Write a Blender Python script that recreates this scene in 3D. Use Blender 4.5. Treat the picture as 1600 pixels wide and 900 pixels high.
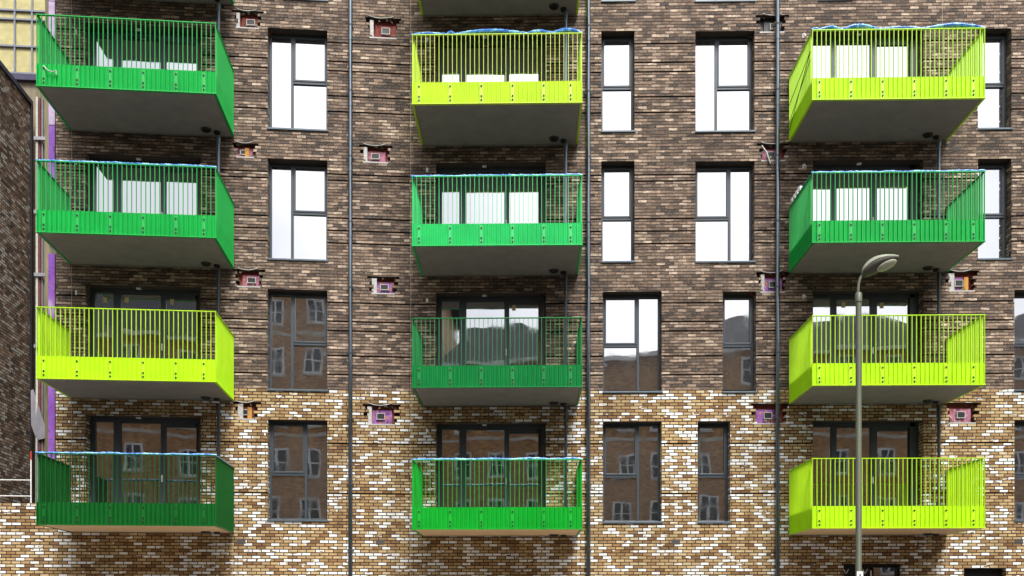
import bpy, math, random
from mathutils import Vector, Matrix
random.seed(7)
R = math.radians
SC = bpy.context.scene
for o in list(bpy.data.objects): bpy.data.objects.remove(o)

# ---------------------------------------------------------------- camera, sky, sun, exposure
F = 1450.0; HZ = 950.0; YAW = R(1.03); DIST = 22.3; EYE = 1.6
cd = bpy.data.cameras.new('camera'); cam = bpy.data.objects.new('camera', cd); SC.collection.objects.link(cam)
cam.location = (0, -DIST, EYE); cam.rotation_euler = (R(90), 0, YAW)
cd.sensor_width = 36; cd.lens = 36*F/1600; cd.shift_x = 0; cd.shift_y = (HZ-450)/1600
cd.clip_start = .1; cd.clip_end = 2000
SC.camera = cam

W = bpy.data.worlds.new('World'); SC.world = W; W.use_nodes = True
nt = W.node_tree; nt.nodes.clear()
sky = nt.nodes.new('ShaderNodeTexSky'); sky.sky_type = 'NISHITA'; sky.sun_disc = False
SUN_EL, SUN_AZ = 52, 164        # azimuth clockwise from north (+Y): the sun stands behind the camera, slightly right
sky.sun_elevation = R(SUN_EL); sky.sun_rotation = R(SUN_AZ); sky.air_density = 1.0; sky.dust_density = 5.0; sky.ozone_density = 1.0
hs = nt.nodes.new('ShaderNodeHueSaturation'); hs.inputs['Saturation'].default_value = .22
bg = nt.nodes.new('ShaderNodeBackground'); bg.inputs['Strength'].default_value = .115
wo = nt.nodes.new('ShaderNodeOutputWorld')
tc = nt.nodes.new('ShaderNodeTexCoord'); cn = nt.nodes.new('ShaderNodeTexNoise'); cn.inputs['Scale'].default_value = 2.6; cn.inputs['Detail'].default_value = 5
cr = nt.nodes.new('ShaderNodeValToRGB'); cr.color_ramp.elements[0].position = .3; cr.color_ramp.elements[0].color = (.58, .61, .68, 1); cr.color_ramp.elements[1].position = .66; cr.color_ramp.elements[1].color = (1.08, 1.07, 1.05, 1)
cm = nt.nodes.new('ShaderNodeMix'); cm.data_type = 'RGBA'; cm.blend_type = 'MULTIPLY'; cm.inputs[0].default_value = 1
nt.links.new(tc.outputs['Generated'], cn.inputs['Vector']); nt.links.new(cn.outputs[0], cr.inputs[0]); nt.links.new(sky.outputs[0], hs.inputs['Color'])
nt.links.new(hs.outputs[0], cm.inputs[6]); nt.links.new(cr.outputs[0], cm.inputs[7]); nt.links.new(cm.outputs[2], bg.inputs[0]); nt.links.new(bg.outputs[0], wo.inputs[0])
sl = bpy.data.lights.new('sun', 'SUN'); sl.energy = 2.0; sl.angle = R(20); sl.color = (1, .97, .92)
so = bpy.data.objects.new('sun', sl); SC.collection.objects.link(so)
sd = Vector((math.sin(R(SUN_AZ))*math.cos(R(SUN_EL)), math.cos(R(SUN_AZ))*math.cos(R(SUN_EL)), math.sin(R(SUN_EL))))
so.rotation_euler = (-sd).to_track_quat('-Z', 'Y').to_euler(); so.location = sd*60
SC.view_settings.view_transform = 'Standard'; SC.view_settings.look = 'None'; SC.view_settings.gamma = 1
SC.view_settings.use_curve_mapping = False; SC.view_settings.exposure = .9

# ---------------------------------------------------------------- node helpers / materials
class NT:
    def __init__(s, name):
        s.m = bpy.data.materials.new(name); s.m.use_nodes = True; s.t = s.m.node_tree; s.n = s.t.nodes; s.l = s.t.links
        s.n.clear(); s.out = s.n.new('ShaderNodeOutputMaterial'); s.p = s.n.new('ShaderNodeBsdfPrincipled')
        s.l.new(s.p.outputs[0], s.out.inputs[0])
    def put(s, sock, v):
        if hasattr(v, 'links') or isinstance(v, bpy.types.NodeSocket): s.l.new(v, sock)
        else: sock.default_value = v
    def math(s, op, a, b=0.0, c=None):
        n = s.n.new('ShaderNodeMath'); n.operation = op; s.put(n.inputs[0], a); s.put(n.inputs[1], b)
        if c is not None: s.put(n.inputs[2], c)
        return n.outputs[0]
    def mix(s, f, a, b, mode='MIX'):
        n = s.n.new('ShaderNodeMix'); n.data_type = 'RGBA'; n.blend_type = mode; n.clamp_factor = True
        s.put(n.inputs[0], f)
        for i, v in ((6, a), (7, b)):
            s.put(n.inputs[i], v if isinstance(v, bpy.types.NodeSocket) else (*v[:3], 1))
        return n.outputs[2]
    def ramp(s, f, stops, interp='LINEAR'):
        n = s.n.new('ShaderNodeValToRGB'); n.color_ramp.interpolation = interp; e = n.color_ramp.elements
        while len(e) > 1: e.remove(e[-1])
        e[0].position = stops[0][0]; e[0].color = (*stops[0][1], 1)
        for p, c in stops[1:]:
            k = e.new(p); k.color = (*c, 1)
        s.put(n.inputs[0], f); return n.outputs[0]
    def noise(s, vec, scale, detail=3, rough=.6):
        n = s.n.new('ShaderNodeTexNoise'); n.inputs['Scale'].default_value = scale; n.inputs['Detail'].default_value = detail
        n.inputs['Roughness'].default_value = rough; s.l.new(vec, n.inputs['Vector']); return n.outputs[0]
    def comb(s, x, y, z=0.0):
        n = s.n.new('ShaderNodeCombineXYZ'); s.put(n.inputs[0], x); s.put(n.inputs[1], y); s.put(n.inputs[2], z); return n.outputs[0]
    def coord(s, which='Object'):
        return s.n.new('ShaderNodeTexCoord').outputs[which]
    def bump(s, h, strength, dist=.01):
        n = s.n.new('ShaderNodeBump'); n.inputs['Strength'].default_value = strength; n.inputs['Distance'].default_value = dist
        s.l.new(h, n.inputs['Height']); s.l.new(n.outputs[0], s.p.inputs['Normal'])
    def white(s, vec):
        n = s.n.new('ShaderNodeTexWhiteNoise'); n.noise_dimensions = '3D'; s.l.new(vec, n.inputs[0]); return n.outputs[0]

BW, BH = .2115, .0749
def brick_mat(name, stops, white_share, white_col, mortar, speck, cluster=.5, seed=0., joint=.015, tone=None, streak=.5, wobble=.006, tj=1., rowvar=.12, fleck=.66):
    k = NT(name)
    uv = k.n.new('ShaderNodeUVMap').outputs[0]
    sp = k.n.new('ShaderNodeSeparateXYZ'); k.l.new(uv, sp.inputs[0])
    u, v = sp.outputs[0], sp.outputs[1]
    v2 = k.math('DIVIDE', v, BH); row = k.math('FLOOR', v2)
    jit = k.white(k.comb(row, seed+3.3, 0.))
    u2 = k.math('ADD', k.math('DIVIDE', u, BW), k.math('ADD', k.math('MULTIPLY', k.math('FLOORED_MODULO', row, 2.), .5), k.math('MULTIPLY', jit, .16)))
    col = k.math('FLOOR', u2)
    fu = k.math('FRACT', u2); fv = k.math('FRACT', v2)
    du = k.math('MULTIPLY', k.math('SUBTRACT', .5, k.math('ABSOLUTE', k.math('SUBTRACT', fu, .5))), BW*tj)
    dv = k.math('MULTIPLY', k.math('SUBTRACT', .5, k.math('ABSOLUTE', k.math('SUBTRACT', fv, .5))), BH)
    wob = k.math('MULTIPLY', k.math('SUBTRACT', k.noise(uv, 45, 2), .5), wobble)
    d = k.math('ADD', k.math('MINIMUM', du, dv), wob)
    mr = k.n.new('ShaderNodeMapRange'); mr.inputs['From Min'].default_value = joint*.5-.0015; mr.inputs['From Max'].default_value = joint*.5+.0025
    k.l.new(d, mr.inputs[0]); isb = mr.outputs[0]
    r1 = k.white(k.comb(col, row, seed)); r2 = k.white(k.comb(col, row, seed+11.7))
    big = k.noise(k.comb(k.math('MULTIPLY', u, 1.), k.math('MULTIPLY', v, 1.6), seed), 2.4, 2)
    # colour of the brick
    rowv = k.math('MULTIPLY', k.math('SUBTRACT', k.white(k.comb(row, seed+8.1, 1.)), .5), rowvar)
    var = k.math('ADD', k.math('ADD', r1, rowv), k.math('MULTIPLY', k.math('SUBTRACT', big, .5), cluster))
    base = k.ramp(var, stops)
    st = k.noise(k.comb(k.math('MULTIPLY', u, 7.), k.math('MULTIPLY', v, 30.), r1), 1.6, 4, .7)
    if rowvar > .2:
        lg = k.noise(k.comb(k.math('MULTIPLY', u, 3.2), k.math('MULTIPLY', v, 26.), seed), 1., 4, .75)
        base = k.mix(.85, base, k.ramp(lg, [(.32, (.4, .4, .4)), (.5, (1, 1, 1)), (.68, (1.6, 1.55, 1.5))]), 'MULTIPLY')
    base = k.mix(streak, base, k.ramp(st, [(.3, (.35, .35, .35)), (.5, (.9, .9, .9)), (.68, (1.75, 1.7, 1.6))]), 'MULTIPLY')
    if white_share > 0:
        cl = k.noise(k.comb(k.math('MULTIPLY', u, 2.2), k.math('MULTIPLY', v, 5.), seed+5), 1.3, 2)
        wv = k.math('ADD', r2, k.math('MULTIPLY', k.math('SUBTRACT', cl, .5), .9))
        isw = k.math('LESS_THAN', wv, white_share)
        wc = k.mix(k.math('MULTIPLY', st, .2), white_col, (white_col[0]*.55, white_col[1]*.5, white_col[2]*.42))
        base = k.mix(isw, base, wc)
    fl = k.noise(uv, 70, 3, .7)
    base = k.mix(k.math('MULTIPLY', k.math('GREATER_THAN', fl, fleck), speck), base, (.5, .44, .38))
    base = k.mix(k.math('MULTIPLY', k.math('LESS_THAN', fl, .36), .6), base, (.02, .016, .014))
    wash = k.noise(k.comb(u, k.math('MULTIPLY', v, .5), 0.), .55, 4, .6)
    base = k.mix(.8, base, k.ramp(wash, [(.3, (.68, .67, .66)), (.7, (1.22, 1.22, 1.2))]), 'MULTIPLY')
    run = k.noise(k.comb(k.math('MULTIPLY', u, 3.), k.math('MULTIPLY', v, .22), 4.), 1.3, 4, .65)
    base = k.mix(.7, base, k.ramp(run, [(.3, (.72, .71, .7)), (.5, (1, 1, 1)), (.72, (1.14, 1.14, 1.13))]), 'MULTIPLY')
    mc = k.mix(k.noise(uv, 30), mortar, tuple(x*2.2 for x in mortar))
    cc = k.mix(isb, mc, base)
    k.l.new(cc, k.p.inputs['Base Color']); k.p.inputs['Roughness'].default_value = .88
    h = k.math('ADD', k.math('MULTIPLY', isb, .8), k.math('ADD', k.math('MULTIPLY', st, .35), k.math('MULTIPLY', r1, .3)))
    k.bump(h, .9, .012)
    return k.m

def plain(name, col, rough=.5, metal=0., var=.15, nscale=6., bump=0., spec=.5, streak=False, coat=0.):
    k = NT(name); c = k.coord()
    if streak:
        mp = k.n.new('ShaderNodeMapping'); mp.inputs['Scale'].default_value = (1, 1, .12); k.l.new(c, mp.inputs[0]); c = mp.outputs[0]
    n = k.noise(c, nscale, 5, .65)
    lo = tuple(x*(1-var) for x in col); hi = tuple(min(1., x*(1+var)) for x in col)
    k.l.new(k.ramp(n, [(.3, lo), (.7, hi)]), k.p.inputs['Base Color'])
    k.l.new(k.math('ADD', rough-.08, k.math('MULTIPLY', n, .16)), k.p.inputs['Roughness'])
    k.p.inputs['Metallic'].default_value = metal; k.p.inputs['Specular IOR Level'].default_value = spec
    k.p.inputs['Coat Weight'].default_value = coat
    if bump: k.bump(k.noise(c, nscale*6, 4), bump, .01)
    return k.m

def glass_mat(name, amt=.5, tint=(.93, .95, 1.)):
    k = NT(name); c = k.coord()
    k.n.remove(k.p)
    d = k.n.new('ShaderNodeBsdfPrincipled'); d.inputs['Base Color'].default_value = (.018, .019, .02, 1); d.inputs['Roughness'].default_value = .4
    g = k.n.new('ShaderNodeBsdfGlossy'); g.inputs['Roughness'].default_value = .012; g.inputs['Color'].default_value = (*tint, 1)
    fr = k.n.new('ShaderNodeFresnel'); fr.inputs['IOR'].default_value = 1.6
    # low wavy distortion of toughened panes, plus dust
    obj = k.n.new('ShaderNodeObjectInfo')
    mp = k.n.new('ShaderNodeVectorMath'); mp.operation = 'ADD'; k.l.new(c, mp.inputs[0])
    vm = k.n.new('ShaderNodeVectorMath'); vm.operation = 'SCALE'; k.l.new(k.comb(obj.outputs['Random'], obj.outputs['Random'], 0.), vm.inputs[0]); vm.inputs[3].default_value = 40
    k.l.new(vm.outputs[0], mp.inputs[1])
    b = k.n.new('ShaderNodeBump'); b.inputs['Strength'].default_value = 1; b.inputs['Distance'].default_value = .0017
    k.l.new(k.noise(mp.outputs[0], 1.5, 1, .4), b.inputs['Height']); k.l.new(b.outputs[0], g.inputs['Normal']); k.l.new(b.outputs[0], fr.inputs['Normal'])
    dust = k.noise(mp.outputs[0], 3.0, 5, .7)
    rr = k.n.new('ShaderNodeMapRange'); rr.inputs['From Min'].default_value = .45; rr.inputs['From Max'].default_value = .9
    rr.inputs['To Min'].default_value = .01; rr.inputs['To Max'].default_value = .12; k.l.new(dust, rr.inputs[0]); k.l.new(rr.outputs[0], g.inputs['Roughness'])
    f = k.math('ADD', amt, fr.outputs[0])
    mx = k.n.new('ShaderNodeMixShader'); k.l.new(f, mx.inputs[0]); k.l.new(d.outputs[0], mx.inputs[1]); k.l.new(g.outputs[0], mx.inputs[2])
    k.l.new(mx.outputs[0], k.out.inputs[0])
    return k.m

DARK_STOPS = [(.0, (.04, .025, .018)), (.2, (.1, .062, .042)), (.45, (.165, .107, .073)), (.7, (.235, .16, .112)), (.88, (.35, .25, .185)), (1., (.5, .39, .3))]
BUFF_STOPS = [(.0, (.2, .1, .035)), (.22, (.33, .195, .08)), (.55, (.45, .3, .14)), (.85, (.53, .385, .2)), (1., (.58, .46, .28))]
def patchy(name, a, b, c3):
    k = NT(name); c = k.coord(); oi = k.n.new('ShaderNodeObjectInfo'); vm = k.n.new('ShaderNodeVectorMath'); vm.operation = 'ADD'; k.l.new(c, vm.inputs[0])
    vs = k.n.new('ShaderNodeVectorMath'); vs.operation = 'SCALE'; k.l.new(k.comb(oi.outputs['Random'], oi.outputs['Random'], 0.), vs.inputs[0]); vs.inputs[3].default_value = 30; k.l.new(vs.outputs[0], vm.inputs[1])
    n = k.noise(vm.outputs[0], 6, 4, .7); n2 = k.noise(vm.outputs[0], 22, 3, .7)
    col = k.ramp(n, [(.36, c3), (.43, a), (.54, a), (.6, b), (.7, c3)])
    k.l.new(k.mix(k.math('GREATER_THAN', n2, .62), col, (.55, .5, .45)), k.p.inputs['Base Color']); k.p.inputs['Roughness'].default_value = .7; k.bump(n2, .6, .02)
    return k.m
M = {}
M['dark_brick'] = brick_mat('dark_brick', DARK_STOPS, .0, (.7, .68, .64), (.014, .011, .009), .75, .5, 0., joint=.018, streak=.9, wobble=.022, tj=2.1, rowvar=.3, fleck=.585)
M['buff_brick'] = brick_mat('buff_brick', BUFF_STOPS, .262, (.88, .87, .85), (.008, .006, .005), .1, .45, 20., joint=.018, streak=.28, wobble=.003)
M['side_brick'] = brick_mat('side_brick', [(0, (.12, .08, .06)), (.6, (.36, .24, .17)), (1, (.6, .45, .34))], .24, (.75, .7, .65), (.01, .008, .007), .3, .6, 40.)
M['far_brick'] = brick_mat('far_brick', [(0, (.4, .2, .08)), (.6, (.6, .32, .13)), (1, (.7, .42, .2))], .0, (1, 1, 1), (.18, .12, .09), .0, .4, 60., streak=.2)
M['groove'] = plain('groove_mortar', (.006, .005, .004), .95)
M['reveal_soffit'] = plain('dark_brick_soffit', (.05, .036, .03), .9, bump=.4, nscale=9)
LIME = (.60, .93, .012)
M['lime'] = plain('lime_paint', (.48, .82, .008), .38, var=.08, nscale=1.5)
M['lime_yellow'] = plain('yellow_lime_paint', (.50, .73, .025), .38, var=.08, nscale=1.5)
M['green'] = plain('bright_green_paint', (.004, .39, .058), .36, var=.1, nscale=1.5)
M['light_green'] = plain('light_green_paint', (.02, .52, .125), .36, var=.1, nscale=1.5)
M['mid_green'] = plain('mid_green_paint', (.004, .37, .025), .36, var=.1, nscale=1.5)
M['deep_green'] = plain('deep_green_paint', (.002, .2, .04), .36, var=.08, nscale=1.5)
M['dark_green'] = plain('dark_green_paint', (.002, .105, .012), .36, var=.1, nscale=1.5)
M['bolt'] = plain('bolt_steel', (.004, .004, .004), .6, .0)
M['soffit'] = plain('grey_soffit_board', (.25, .235, .21), .8, var=.14, nscale=2.2, bump=.15)
M['ply'] = plain('tan_soffit_board', (.85, .6, .34), .8, var=.08, nscale=2.2, bump=.15)
M['deck_edge'] = plain('deck_edge_metal', (.22, .22, .2), .5, .4)
M['black'] = plain('black_plastic', (.008, .008, .009), .5)
M['frame'] = plain('anthracite_frame', (.042, .055, .068), .42, var=.08, nscale=2)
M['sill'] = plain('grey_aluminium_sill', (.1, .125, .15), .35, .3, var=.1)
M['glass'] = glass_mat('window_glass', .5)
M['door_glass'] = glass_mat('door_glass', .46)
M['pipe'] = plain('pipe_painted_reflection', (.2, .25, .3), .3, .5, var=.12, nscale=3)  # paler copy of the dark pipe, reflected light put into its colour
M['pipe_dark'] = plain('dark_grey_pipe', (.05, .058, .068), .3, .2, var=.12, nscale=3)
M['downpipe'] = plain('blue_grey_downpipe', (.17, .2, .235), .17, .9, var=.1, nscale=3)
M['sealant'] = plain('pale_sealant', (.4, .33, .24), .8)
M['purple'] = patchy('purple_board', (.27, .09, .36), (.5, .2, .06), (.1, .03, .12))
k = NT('printed_purple_membrane'); c = k.coord(); n1 = k.noise(c, 1.1, 2); n2 = k.noise(c, 13, 3, .7)
k.l.new(k.mix(k.math('GREATER_THAN', n2, .63), k.ramp(n1, [(.4, (.22, .06, .42)), (.6, (.33, .13, .52)), (.68, (.5, .4, .58))]), (.02, .01, .03)), k.p.inputs['Base Color']); k.p.inputs['Roughness'].default_value = .5; k.bump(n2, .5, .02)
M['membrane'] = k.m
M['pale_membrane'] = plain('pale_lilac_membrane', (.5, .38, .58), .5, var=.3, nscale=5)
M['pink'] = patchy('pink_board', (.4, .14, .24), (.4, .1, .1), (.1, .02, .05))
M['rust'] = plain('rusty_red_board', (.2, .04, .03), .85, var=.5, nscale=14, bump=.4)
M['orange'] = plain('orange_board', (.5, .24, .04), .8, var=.2)
M['dull_white'] = plain('dusty_white_plastic', (.45, .44, .42), .6, var=.25, nscale=14)
M['white'] = plain('white_plastic', (.78, .78, .76), .45, var=.08)
M['concrete'] = plain('pale_concrete', (.2, .17, .11), .85, var=.6, nscale=4, bump=.3, streak=True)
M['board'] = plain('yellow_insulation', (.47, .42, .2), .85, var=.2, nscale=5, bump=.25)
M['rail_metal'] = plain('galvanised_rail', (.2, .21, .25), .4, .5, var=.1)
M['sheet_metal'] = plain('grey_sheet_metal', (.3, .29, .32), .45, .5, var=.15, nscale=3)
M['coping'] = plain('purple_grey_coping', (.05, .045, .09), .4, .2)
M['lamp_paint'] = plain('olive_grey_paint', (.11, .12, .085), .5, .2, var=.18, nscale=4, streak=True)
M['lamp_head'] = plain('pale_lamp_housing', (.3, .315, .25), .35, var=.2, nscale=8)
M['lamp_dark'] = plain('dark_lamp_rim', (.07, .065, .05), .5)
M['lamp_bowl'] = plain('cloudy_lamp_bowl', (.4, .41, .3), .25, var=.2, nscale=14, coat=.3)
M['film'] = None; M['ply_stain'] = plain('stained_timber', (.2, .14, .05), .8, var=.5, nscale=5)
M['asphalt'] = plain('asphalt', (.05, .05, .052), .9, var=.25, nscale=30, bump=.5)
M['paving'] = plain('concrete_paving', (.2, .185, .165), .85, var=.2, nscale=7, bump=.3)
M['kerb'] = plain('granite_kerb', (.38, .37, .35), .8, var=.2, nscale=20)
M['line'] = plain('road_paint', (.75, .75, .72), .7, var=.1, nscale=20)
M['slate'] = plain('slate_roof', (.028, .03, .04), .95, var=.4, nscale=14, bump=.5, spec=.2)
M['stone'] = plain('pale_stone', (.55, .52, .46), .8)
M['upvc'] = plain('white_window_frame', (.8, .8, .8), .4, var=.03)
M['dark_room'] = plain('dark_window_pane', (.03, .035, .04), .15)
M['air_brick'] = plain('grey_air_brick', (.07, .065, .06), .8, var=.3, nscale=40)
M['hoarding'] = plain('grey_hoarding', (.32, .34, .36), .6, .2)
M['sticker'] = plain('buff_sticker', (.62, .5, .26), .7)
k = NT('wrapping_film'); c = k.coord()
n1 = k.noise(c, 3.2, 3, .7); n2 = k.noise(c, 17, 3, .7)
cc = k.ramp(n1, [(.36, (.02, .09, .42)), (.47, (.05, .24, .62)), (.58, (.3, .58, .75)), (.66, (.05, .36, .5))])
k.l.new(k.mix(k.math('GREATER_THAN', n2, .66), cc, (.8, .86, .9)), k.p.inputs['Base Color']); k.p.inputs['Roughness'].default_value = .22; k.bump(n2, .7, .02)
M['film'] = k.m

# ---------------------------------------------------------------- mesh helpers
class MB:
    def __init__(s): s.v = []; s.f = []; s.mi = []; s.uv = []
    def quad(s, pts, mi=0, uv=None):
        b = len(s.v); s.v += [tuple(p) for p in pts]; s.f.append(tuple(range(b, b+len(pts)))); s.mi.append(mi); s.uv.append(uv)
    def box(s, x0, x1, y0, y1, z0, z1, mi=0):
        if x0 > x1: x0, x1 = x1, x0
        if y0 > y1: y0, y1 = y1, y0
        if z0 > z1: z0, z1 = z1, z0
        b = len(s.v)
        s.v += [(x0,y0,z0),(x1,y0,z0),(x1,y1,z0),(x0,y1,z0),(x0,y0,z1),(x1,y0,z1),(x1,y1,z1),(x0,y1,z1)]
        for q, uvf in (((0,3,2,1),'xy'),((4,5,6,7),'xy'),((0,1,5,4),'xz'),((2,3,7,6),'xz'),((1,2,6,5),'yz'),((3,0,4,7),'yz')):
            s.f.append(tuple(b+i for i in q)); s.mi.append(mi)
            ax = {'x':0,'y':1,'z':2}
            s.uv.append([(s.v[b+i][ax[uvf[0]]], s.v[b+i][ax[uvf[1]]]) for i in q])
        return s
    def tube(s, pts, r, n=10, mi=0, cap=True, flat=1.):
        pts = [Vector(p) for p in pts]; rr = r if isinstance(r, (list, tuple)) else [r]*len(pts); b = len(s.v); ref = None
        for i, p in enumerate(pts):
            t = (pts[min(i+1, len(pts)-1)]-pts[max(i-1, 0)]).normalized()
            if ref is None: ref = Vector((0,0,1)) if abs(t.z) < .9 else Vector((1,0,0))
            a = t.cross(ref).normalized(); c = a.cross(t).normalized(); ref = c
            for j in range(n):
                th = 2*math.pi*j/n; q = p + (a*math.cos(th)*flat + c*math.sin(th))*rr[i]; s.v.append(tuple(q))
        for i in range(len(pts)-1):
            for j in range(n):
                s.f.append((b+i*n+j, b+i*n+(j+1)%n, b+(i+1)*n+(j+1)%n, b+(i+1)*n+j)); s.mi.append(mi); s.uv.append(None)
        if cap:
            s.f.append(tuple(b+j for j in range(n))[::-1]); s.mi.append(mi); s.uv.append(None)
            e = b+(len(pts)-1)*n; s.f.append(tuple(e+j for j in range(n))); s.mi.append(mi); s.uv.append(None)
        return s
    def build(s, name, mats, parent=None, loc=(0,0,0), rz=0, smooth=False, bevel=0):
        me = bpy.data.meshes.new(name); me.from_pydata(s.v, [], s.f)
        if not isinstance(mats, (list, tuple)): mats = [mats]
        for m in mats: me.materials.append(m)
        ul = me.uv_layers.new(name='UVMap')
        for p, mi, uv in zip(me.polygons, s.mi, s.uv):
            p.material_index = mi; p.use_smooth = smooth
            if uv:
                for li, q in zip(p.loop_indices, uv): ul.data[li].uv = q
        me.update()
        o = bpy.data.objects.new(name, me); SC.collection.objects.link(o)
        o.location = loc; o.rotation_euler = (0,0,rz); o.parent = parent
        if bevel:
            bv = o.modifiers.new('bevel', 'BEVEL'); bv.width = bevel; bv.segments = 2; bv.limit_method = 'ANGLE'
        if smooth and hasattr(me, 'set_sharp_from_angle'): me.set_sharp_from_angle(angle=R(40))
        return o
def tag(o, label=None, cat=None, group=None, kind=None):
    if label: o['label'] = label
    if cat: o['category'] = cat
    if group: o['group'] = group
    if kind: o['kind'] = kind
    return o
def empty(name, loc=(0,0,0), rz=0):
    o = bpy.data.objects.new(name, None); SC.collection.objects.link(o); o.location = loc; o.rotation_euler = (0,0,rz); o.empty_display_size = .3; return o

# ---------------------------------------------------------------- the two faces of the facade
fw = Vector((-math.sin(YAW), math.cos(YAW), 0)); rt = Vector((math.cos(YAW), math.sin(YAW), 0)); C0 = Vector((0, -DIST, EYE))
class Sec:
    def __init__(s, ox, ang):
        s.o = Vector((ox, 0, 0)); s.a = ang; s.u = Vector((math.cos(ang), math.sin(ang), 0)); s.n = Vector((-math.sin(ang), math.cos(ang), 0))
    def at(s, px, py, y=0.):          # photo measurement -> (u, z) on the plane y metres behind the wall face
        d = fw + rt*((px-800)/F) + Vector((0,0,1))*((HZ-py)/F)
        t = (s.o + s.n*y - C0).dot(s.n)/d.dot(s.n); p = C0 + d*t
        return (p-s.o).dot(s.u), p.z
    def ux(s, px, y=0.): return s.at(px, 500, y)[0]
    def w(s, u, y=0., z=0.): return s.o + s.u*u + s.n*y + Vector((0,0,z))
MAIN = Sec(0, 0); XH = MAIN.ux(640); LEFT = Sec(XH, R(5.8))
PITCH = 3.13
ZSPLIT = MAIN.at(1000, 611)[1]; ZSPLIT = round(ZSPLIT/BH)*BH
ZTOP = 18.2

def wall(sec, u0, u1, holes, zgrooves, z0, z1, name, mat, parent, label):
    """heightfield wall: cells are flush, recessed joints (.02 m) or open with reveals."""
    us = {u0, u1}; zs = {z0, z1}
    H = [h for h in holes if h[3] > z0 and h[2] < z1 and h[1] > u0 and h[0] < u1]
    for a, b, c, d, dep in H:
        us |= {max(a, u0), min(b, u1)}; zs |= {max(c, z0), min(d, z1)}
    G = [g for g in zgrooves if z0+.05 < g < z1-.05]
    for g in G: zs |= {g-.022, g+.016}
    def uniq(s):
        r = []
        for q in sorted(s):
            if not r or q-r[-1] > 1e-4: r.append(q)
        return r
    us = uniq(us); zs = uniq(zs); nu, nz = len(us)-1, len(zs)-1
    dep = [[0.]*nz for _ in range(nu)]
    for j in range(nz):
        zc = (zs[j]+zs[j+1])/2
        gr = any(-.0215 < zc-g < .0155 for g in G)
        rowH = [h for h in H if h[2] < zc < h[3]]
        for i in range(nu):
            uc = (us[i]+us[i+1])/2; v = .06 if gr else 0.
            for h in rowH:
                if h[0] < uc < h[1]: v = -h[4]
            dep[i][j] = v
    mb = MB()
    ad = abs
    for j in range(nz):
        i = 0
        while i < nu:                       # merge runs
            k2 = i
            while k2+1 < nu and dep[k2+1][j] == dep[i][j]: k2 += 1
            d = dep[i][j]
            if d >= 0: mb.quad([(us[i],d,zs[j]),(us[k2+1],d,zs[j]),(us[k2+1],d,zs[j+1]),(us[i],d,zs[j+1])], 1 if d > 0 else 0,
                               [(us[i],zs[j]),(us[k2+1],zs[j]),(us[k2+1],zs[j+1]),(us[i],zs[j+1])])
            i = k2+1
    for i in range(nu+1):
        for j in range(nz):
            a = ad(dep[i-1][j]) if i > 0 else 0; b = ad(dep[i][j]) if i < nu else 0
            if a == b or i in (0, nu): continue
            lo, hi = min(a, b), max(a, b); u = us[i]
            mb.quad([(u,lo,zs[j]),(u,hi,zs[j]),(u,hi,zs[j+1]),(u,lo,zs[j+1])], 1 if hi < .07 else 0, [(lo+u,zs[j]),(hi+u,zs[j]),(hi+u,zs[j+1]),(lo+u,zs[j+1])])
    for j in range(nz+1):
        for i in range(nu):
            a = ad(dep[i][j-1]) if j > 0 else 0; b = ad(dep[i][j]) if j < nz else 0
            if a == b or j in (0, nz): continue
            lo, hi = min(a, b), max(a, b); z = zs[j]
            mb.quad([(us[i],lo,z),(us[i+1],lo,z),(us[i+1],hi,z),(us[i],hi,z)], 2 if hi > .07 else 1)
    # ends and top, .35 thick
    for u in (u0, u1): mb.quad([(u,0,z0),(u,.35,z0),(u,.35,z1),(u,0,z1)], 0, [(0,z0),(.35,z0),(.35,z1),(0,z1)])
    mb.quad([(u0,0,z1),(u1,0,z1),(u1,.35,z1),(u0,.35,z1)], 2)
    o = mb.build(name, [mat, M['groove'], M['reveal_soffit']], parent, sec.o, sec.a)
    if label: o['label'] = label
    return o

root = empty('apartment_building')
tag(root, 'brick apartment block with green and lime balconies, dark brick above buff and white brick', 'building')

holesM, holesL = [], []
REV = .30
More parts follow.
